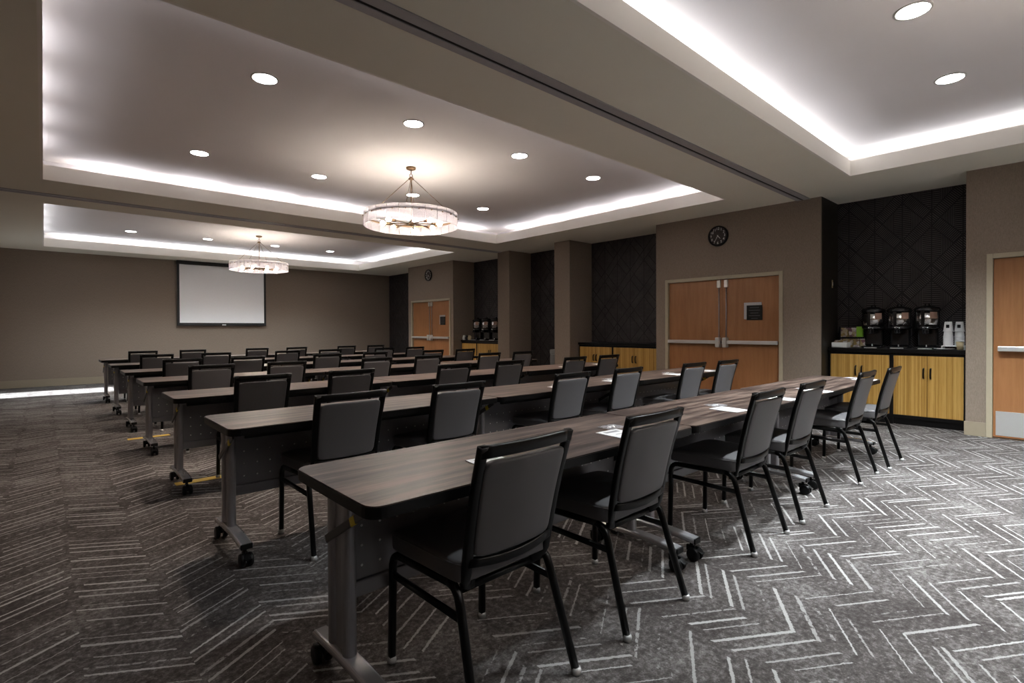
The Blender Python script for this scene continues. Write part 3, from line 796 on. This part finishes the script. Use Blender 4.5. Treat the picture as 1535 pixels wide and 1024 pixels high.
for j in range(4):
    b = MB(); y = .115-j*.08; b.box(-.02, .05, y-.036, y+.036, .007, .125, .002); b.build('tea_carton', M['tea'], t)
for j in range(2):
    b = MB(); y = .105-j*.10; b.box(-.02, .05, y-.046, y+.046, .152, .285, .002); b.build('tea_carton', M['tea'], t)
b = MB(); b.box(-.02, .02, -.125, -.045, .152, .30, .002); b.build('card', M['green'], t)
# cup stacks
def cup():
    t = empty('paper_cup')
    b = MB(); b.lathe([(.026, .100), (.029, .100), (.040, .006), (.043, .003), (.043, 0), (.040, 0), (.0385, .004), (.026, .097)], 28, caps=False); b.build('wall', M['cup'], t)
    b = MB(); b.lathe([(1e-6, .096), (.027, .096)], 28); b.build('bottom', M['cup'], t)
    return t
cu = cup(); freeze(cu); f1 = True
for gi, (x, y, nn) in enumerate(((8.62, 1.185, 6), (8.70, 1.085, 6))):
    for j in range(nn):
        o = cu if f1 else copy_tree(cu); f1 = False
        zz = 1.052+j*.026 if j < nn-1 else 1.052+(nn-2)*.026+.075
        o.location = (x, y, zz); o.scale = (1.25, 1.25, 1.25)
        tag(o, 'upturned white paper cup, %s from bottom of the %s stack on near counter' % (('first', 'second', 'third', 'fourth', 'fifth', 'top, sixth')[j], ('left', 'right')[gi]), 'paper cup', 'paper cup stacks on the near coffee counter')
        if j == nn-1:
            b = MB(); b.box(-.040, -.033, -.013, .013, .036, .070); bd = b.build('emblem', M['cab'], o)
t = empty('cup_stand', (8.65, 1.13, 1.0), 0, 'low white stand under the paper cup stacks', 'stand')
b = MB(); b.box(-.11, .11, -.115, .115, .040, .050, .004); b.build('shelf', M['white'], t)
for s in (-1, 1):
    b = MB(); b.box(-.11, .11, s*.11-.004, s*.11+.004, 0, .040); b.build('side', M['white'], t)
b = MB(); b.lathe([(1e-6, .004), (.06, .004), (.10, .012), (.105, .016), (.10, .017), (.06, .008), (1e-6, .008)], 32, (8.50, 1.21, 1.0)); tag(b.build('saucer', M['white']), 'shallow white plate at the counter edge in front of the paper cups', 'plate')
t = empty('lidded_cup', (8.50, 1.055, 1.0), 0, 'kraft brown cup with a white lid at the right end of the coffee counter', 'cup')
b = MB(); b.lathe([(1e-6, 0), (.030, 0), (.040, .11), (1e-6, .11)], 24); b.build('body', M['kraft'], t)
b = MB(); b.lathe([(1e-6, .105), (.043, .105), (.043, .115), (.038, .120), (.036, .128), (1e-6, .128)], 24); b.build('lid', M['white'], t)
# far counter smalls
for j, (y, mt, nmx, lb) in enumerate(((11.30, 'white', 'creamer_jug', 'small white creamer jug at the left end of the far coffee counter'), (11.185, 'urn', 'creamer_jug', 'small black creamer jug beside the white one on the far counter'), (11.07, 'kraft', 'creamer_jug', 'small tan creamer jug next to the far coffee dispensers'))):
    t = empty(nmx, (8.465, y, 1.0), 0, lb, 'jug')
    b = MB(); b.lathe([(1e-6, 0), (.04, 0), (.05, .05), (.036, .10), (.042, .125), (.036, .125), (1e-6, .11)], 20); b.build('body', M[mt], t)
    b = MB(); b.tube([(0, -.045, .10), (0, -.075, .09), (0, -.078, .05), (0, -.048, .035)], .006, 8, up=Vector((1, 0, 0))); b.build('handle', M[mt], t)
# slim bin beside the column
t = empty('waste_bin', (8.31, 7.765, 0), 0, 'slim silver waste bin standing beside the column', 'bin')
b = MB(); b.box(-.12, .12, -.07, .07, .02, .74, .012); b.build('body', M['silver_bin'], t)
b = MB(); b.box(-.125, .125, -.075, .075, .74, .84, .015); b.build('lid', M['silver_bin'], t)
b = MB(); b.box(-.11, .11, -.06, .06, 0, .02); b.build('base', M['plastic'], t)
# wall plate on the coffee alcove side
t = empty('switch_plate', (8.62, 2.507, 1.93), 0, 'small pale switch plate on the dark side of the coffee alcove', 'switch plate')
b = MB(); b.box(-.022, .022, -.006, 0, -.058, .058, .003); b.build('plate', M['kraft'], t)
b = MB(); b.box(-.012, .012, -.010, -.006, -.025, .025, .002); b.build('toggle', M['white'], t)
# yellow strips on the carpet
for (x0, x1, y, lb) in ((.80, 1.16, 5.07, 'yellow strip on the carpet by the third table row'), (.72, 1.14, 7.55, 'smaller yellow strip on the carpet behind the fourth table row')):
    b = MB(); b.box(x0, x1, y-.05, y+.05, .001, .004, .001); tag(b.build('floor_strip', M['yellow']), lb, 'tape', 'yellow floor strips')

# prune prototypes' spare state, then camera and world -------------------
fw = None
f_, yaw, pitch, roll, sy = 777.298606, .734669880, -.00927651212, -.00394606096, -10.9587279
fwd = Vector((math.sin(yaw)*math.cos(pitch), math.cos(yaw)*math.cos(pitch), math.sin(pitch)))
rt = Vector((math.cos(yaw), -math.sin(yaw), 0)); upv = rt.cross(fwd)
r2 = math.cos(roll)*rt+math.sin(roll)*upv; u2 = -math.sin(roll)*rt+math.cos(roll)*upv
cam = bpy.data.cameras.new('camera'); co = bpy.data.objects.new('camera', cam); COL.objects.link(co)
mw = Matrix((r2, u2, -fwd)).transposed().to_4x4(); mw.translation = (0, 0, 1.28); co.matrix_world = mw
cam.sensor_width = 36; cam.sensor_fit = 'HORIZONTAL'; cam.lens = f_*36/1535; cam.shift_y = sy/1535; cam.clip_start = .05
scene.camera = co
w = bpy.data.worlds.new('world'); w.use_nodes = True; scene.world = w
w.node_tree.nodes['Background'].inputs[0].default_value = (.6, .7, .8, 1); w.node_tree.nodes['Background'].inputs[1].default_value = .3
scene.view_settings.view_transform = 'Standard'; scene.view_settings.look = 'None'; scene.view_settings.gamma = 1
scene.view_settings.exposure = 1.66
scene.cycles.max_bounces = 8; scene.cycles.diffuse_bounces = 5; scene.cycles.transparent_max_bounces = 12
scene.cycles.sample_clamp_indirect = 6
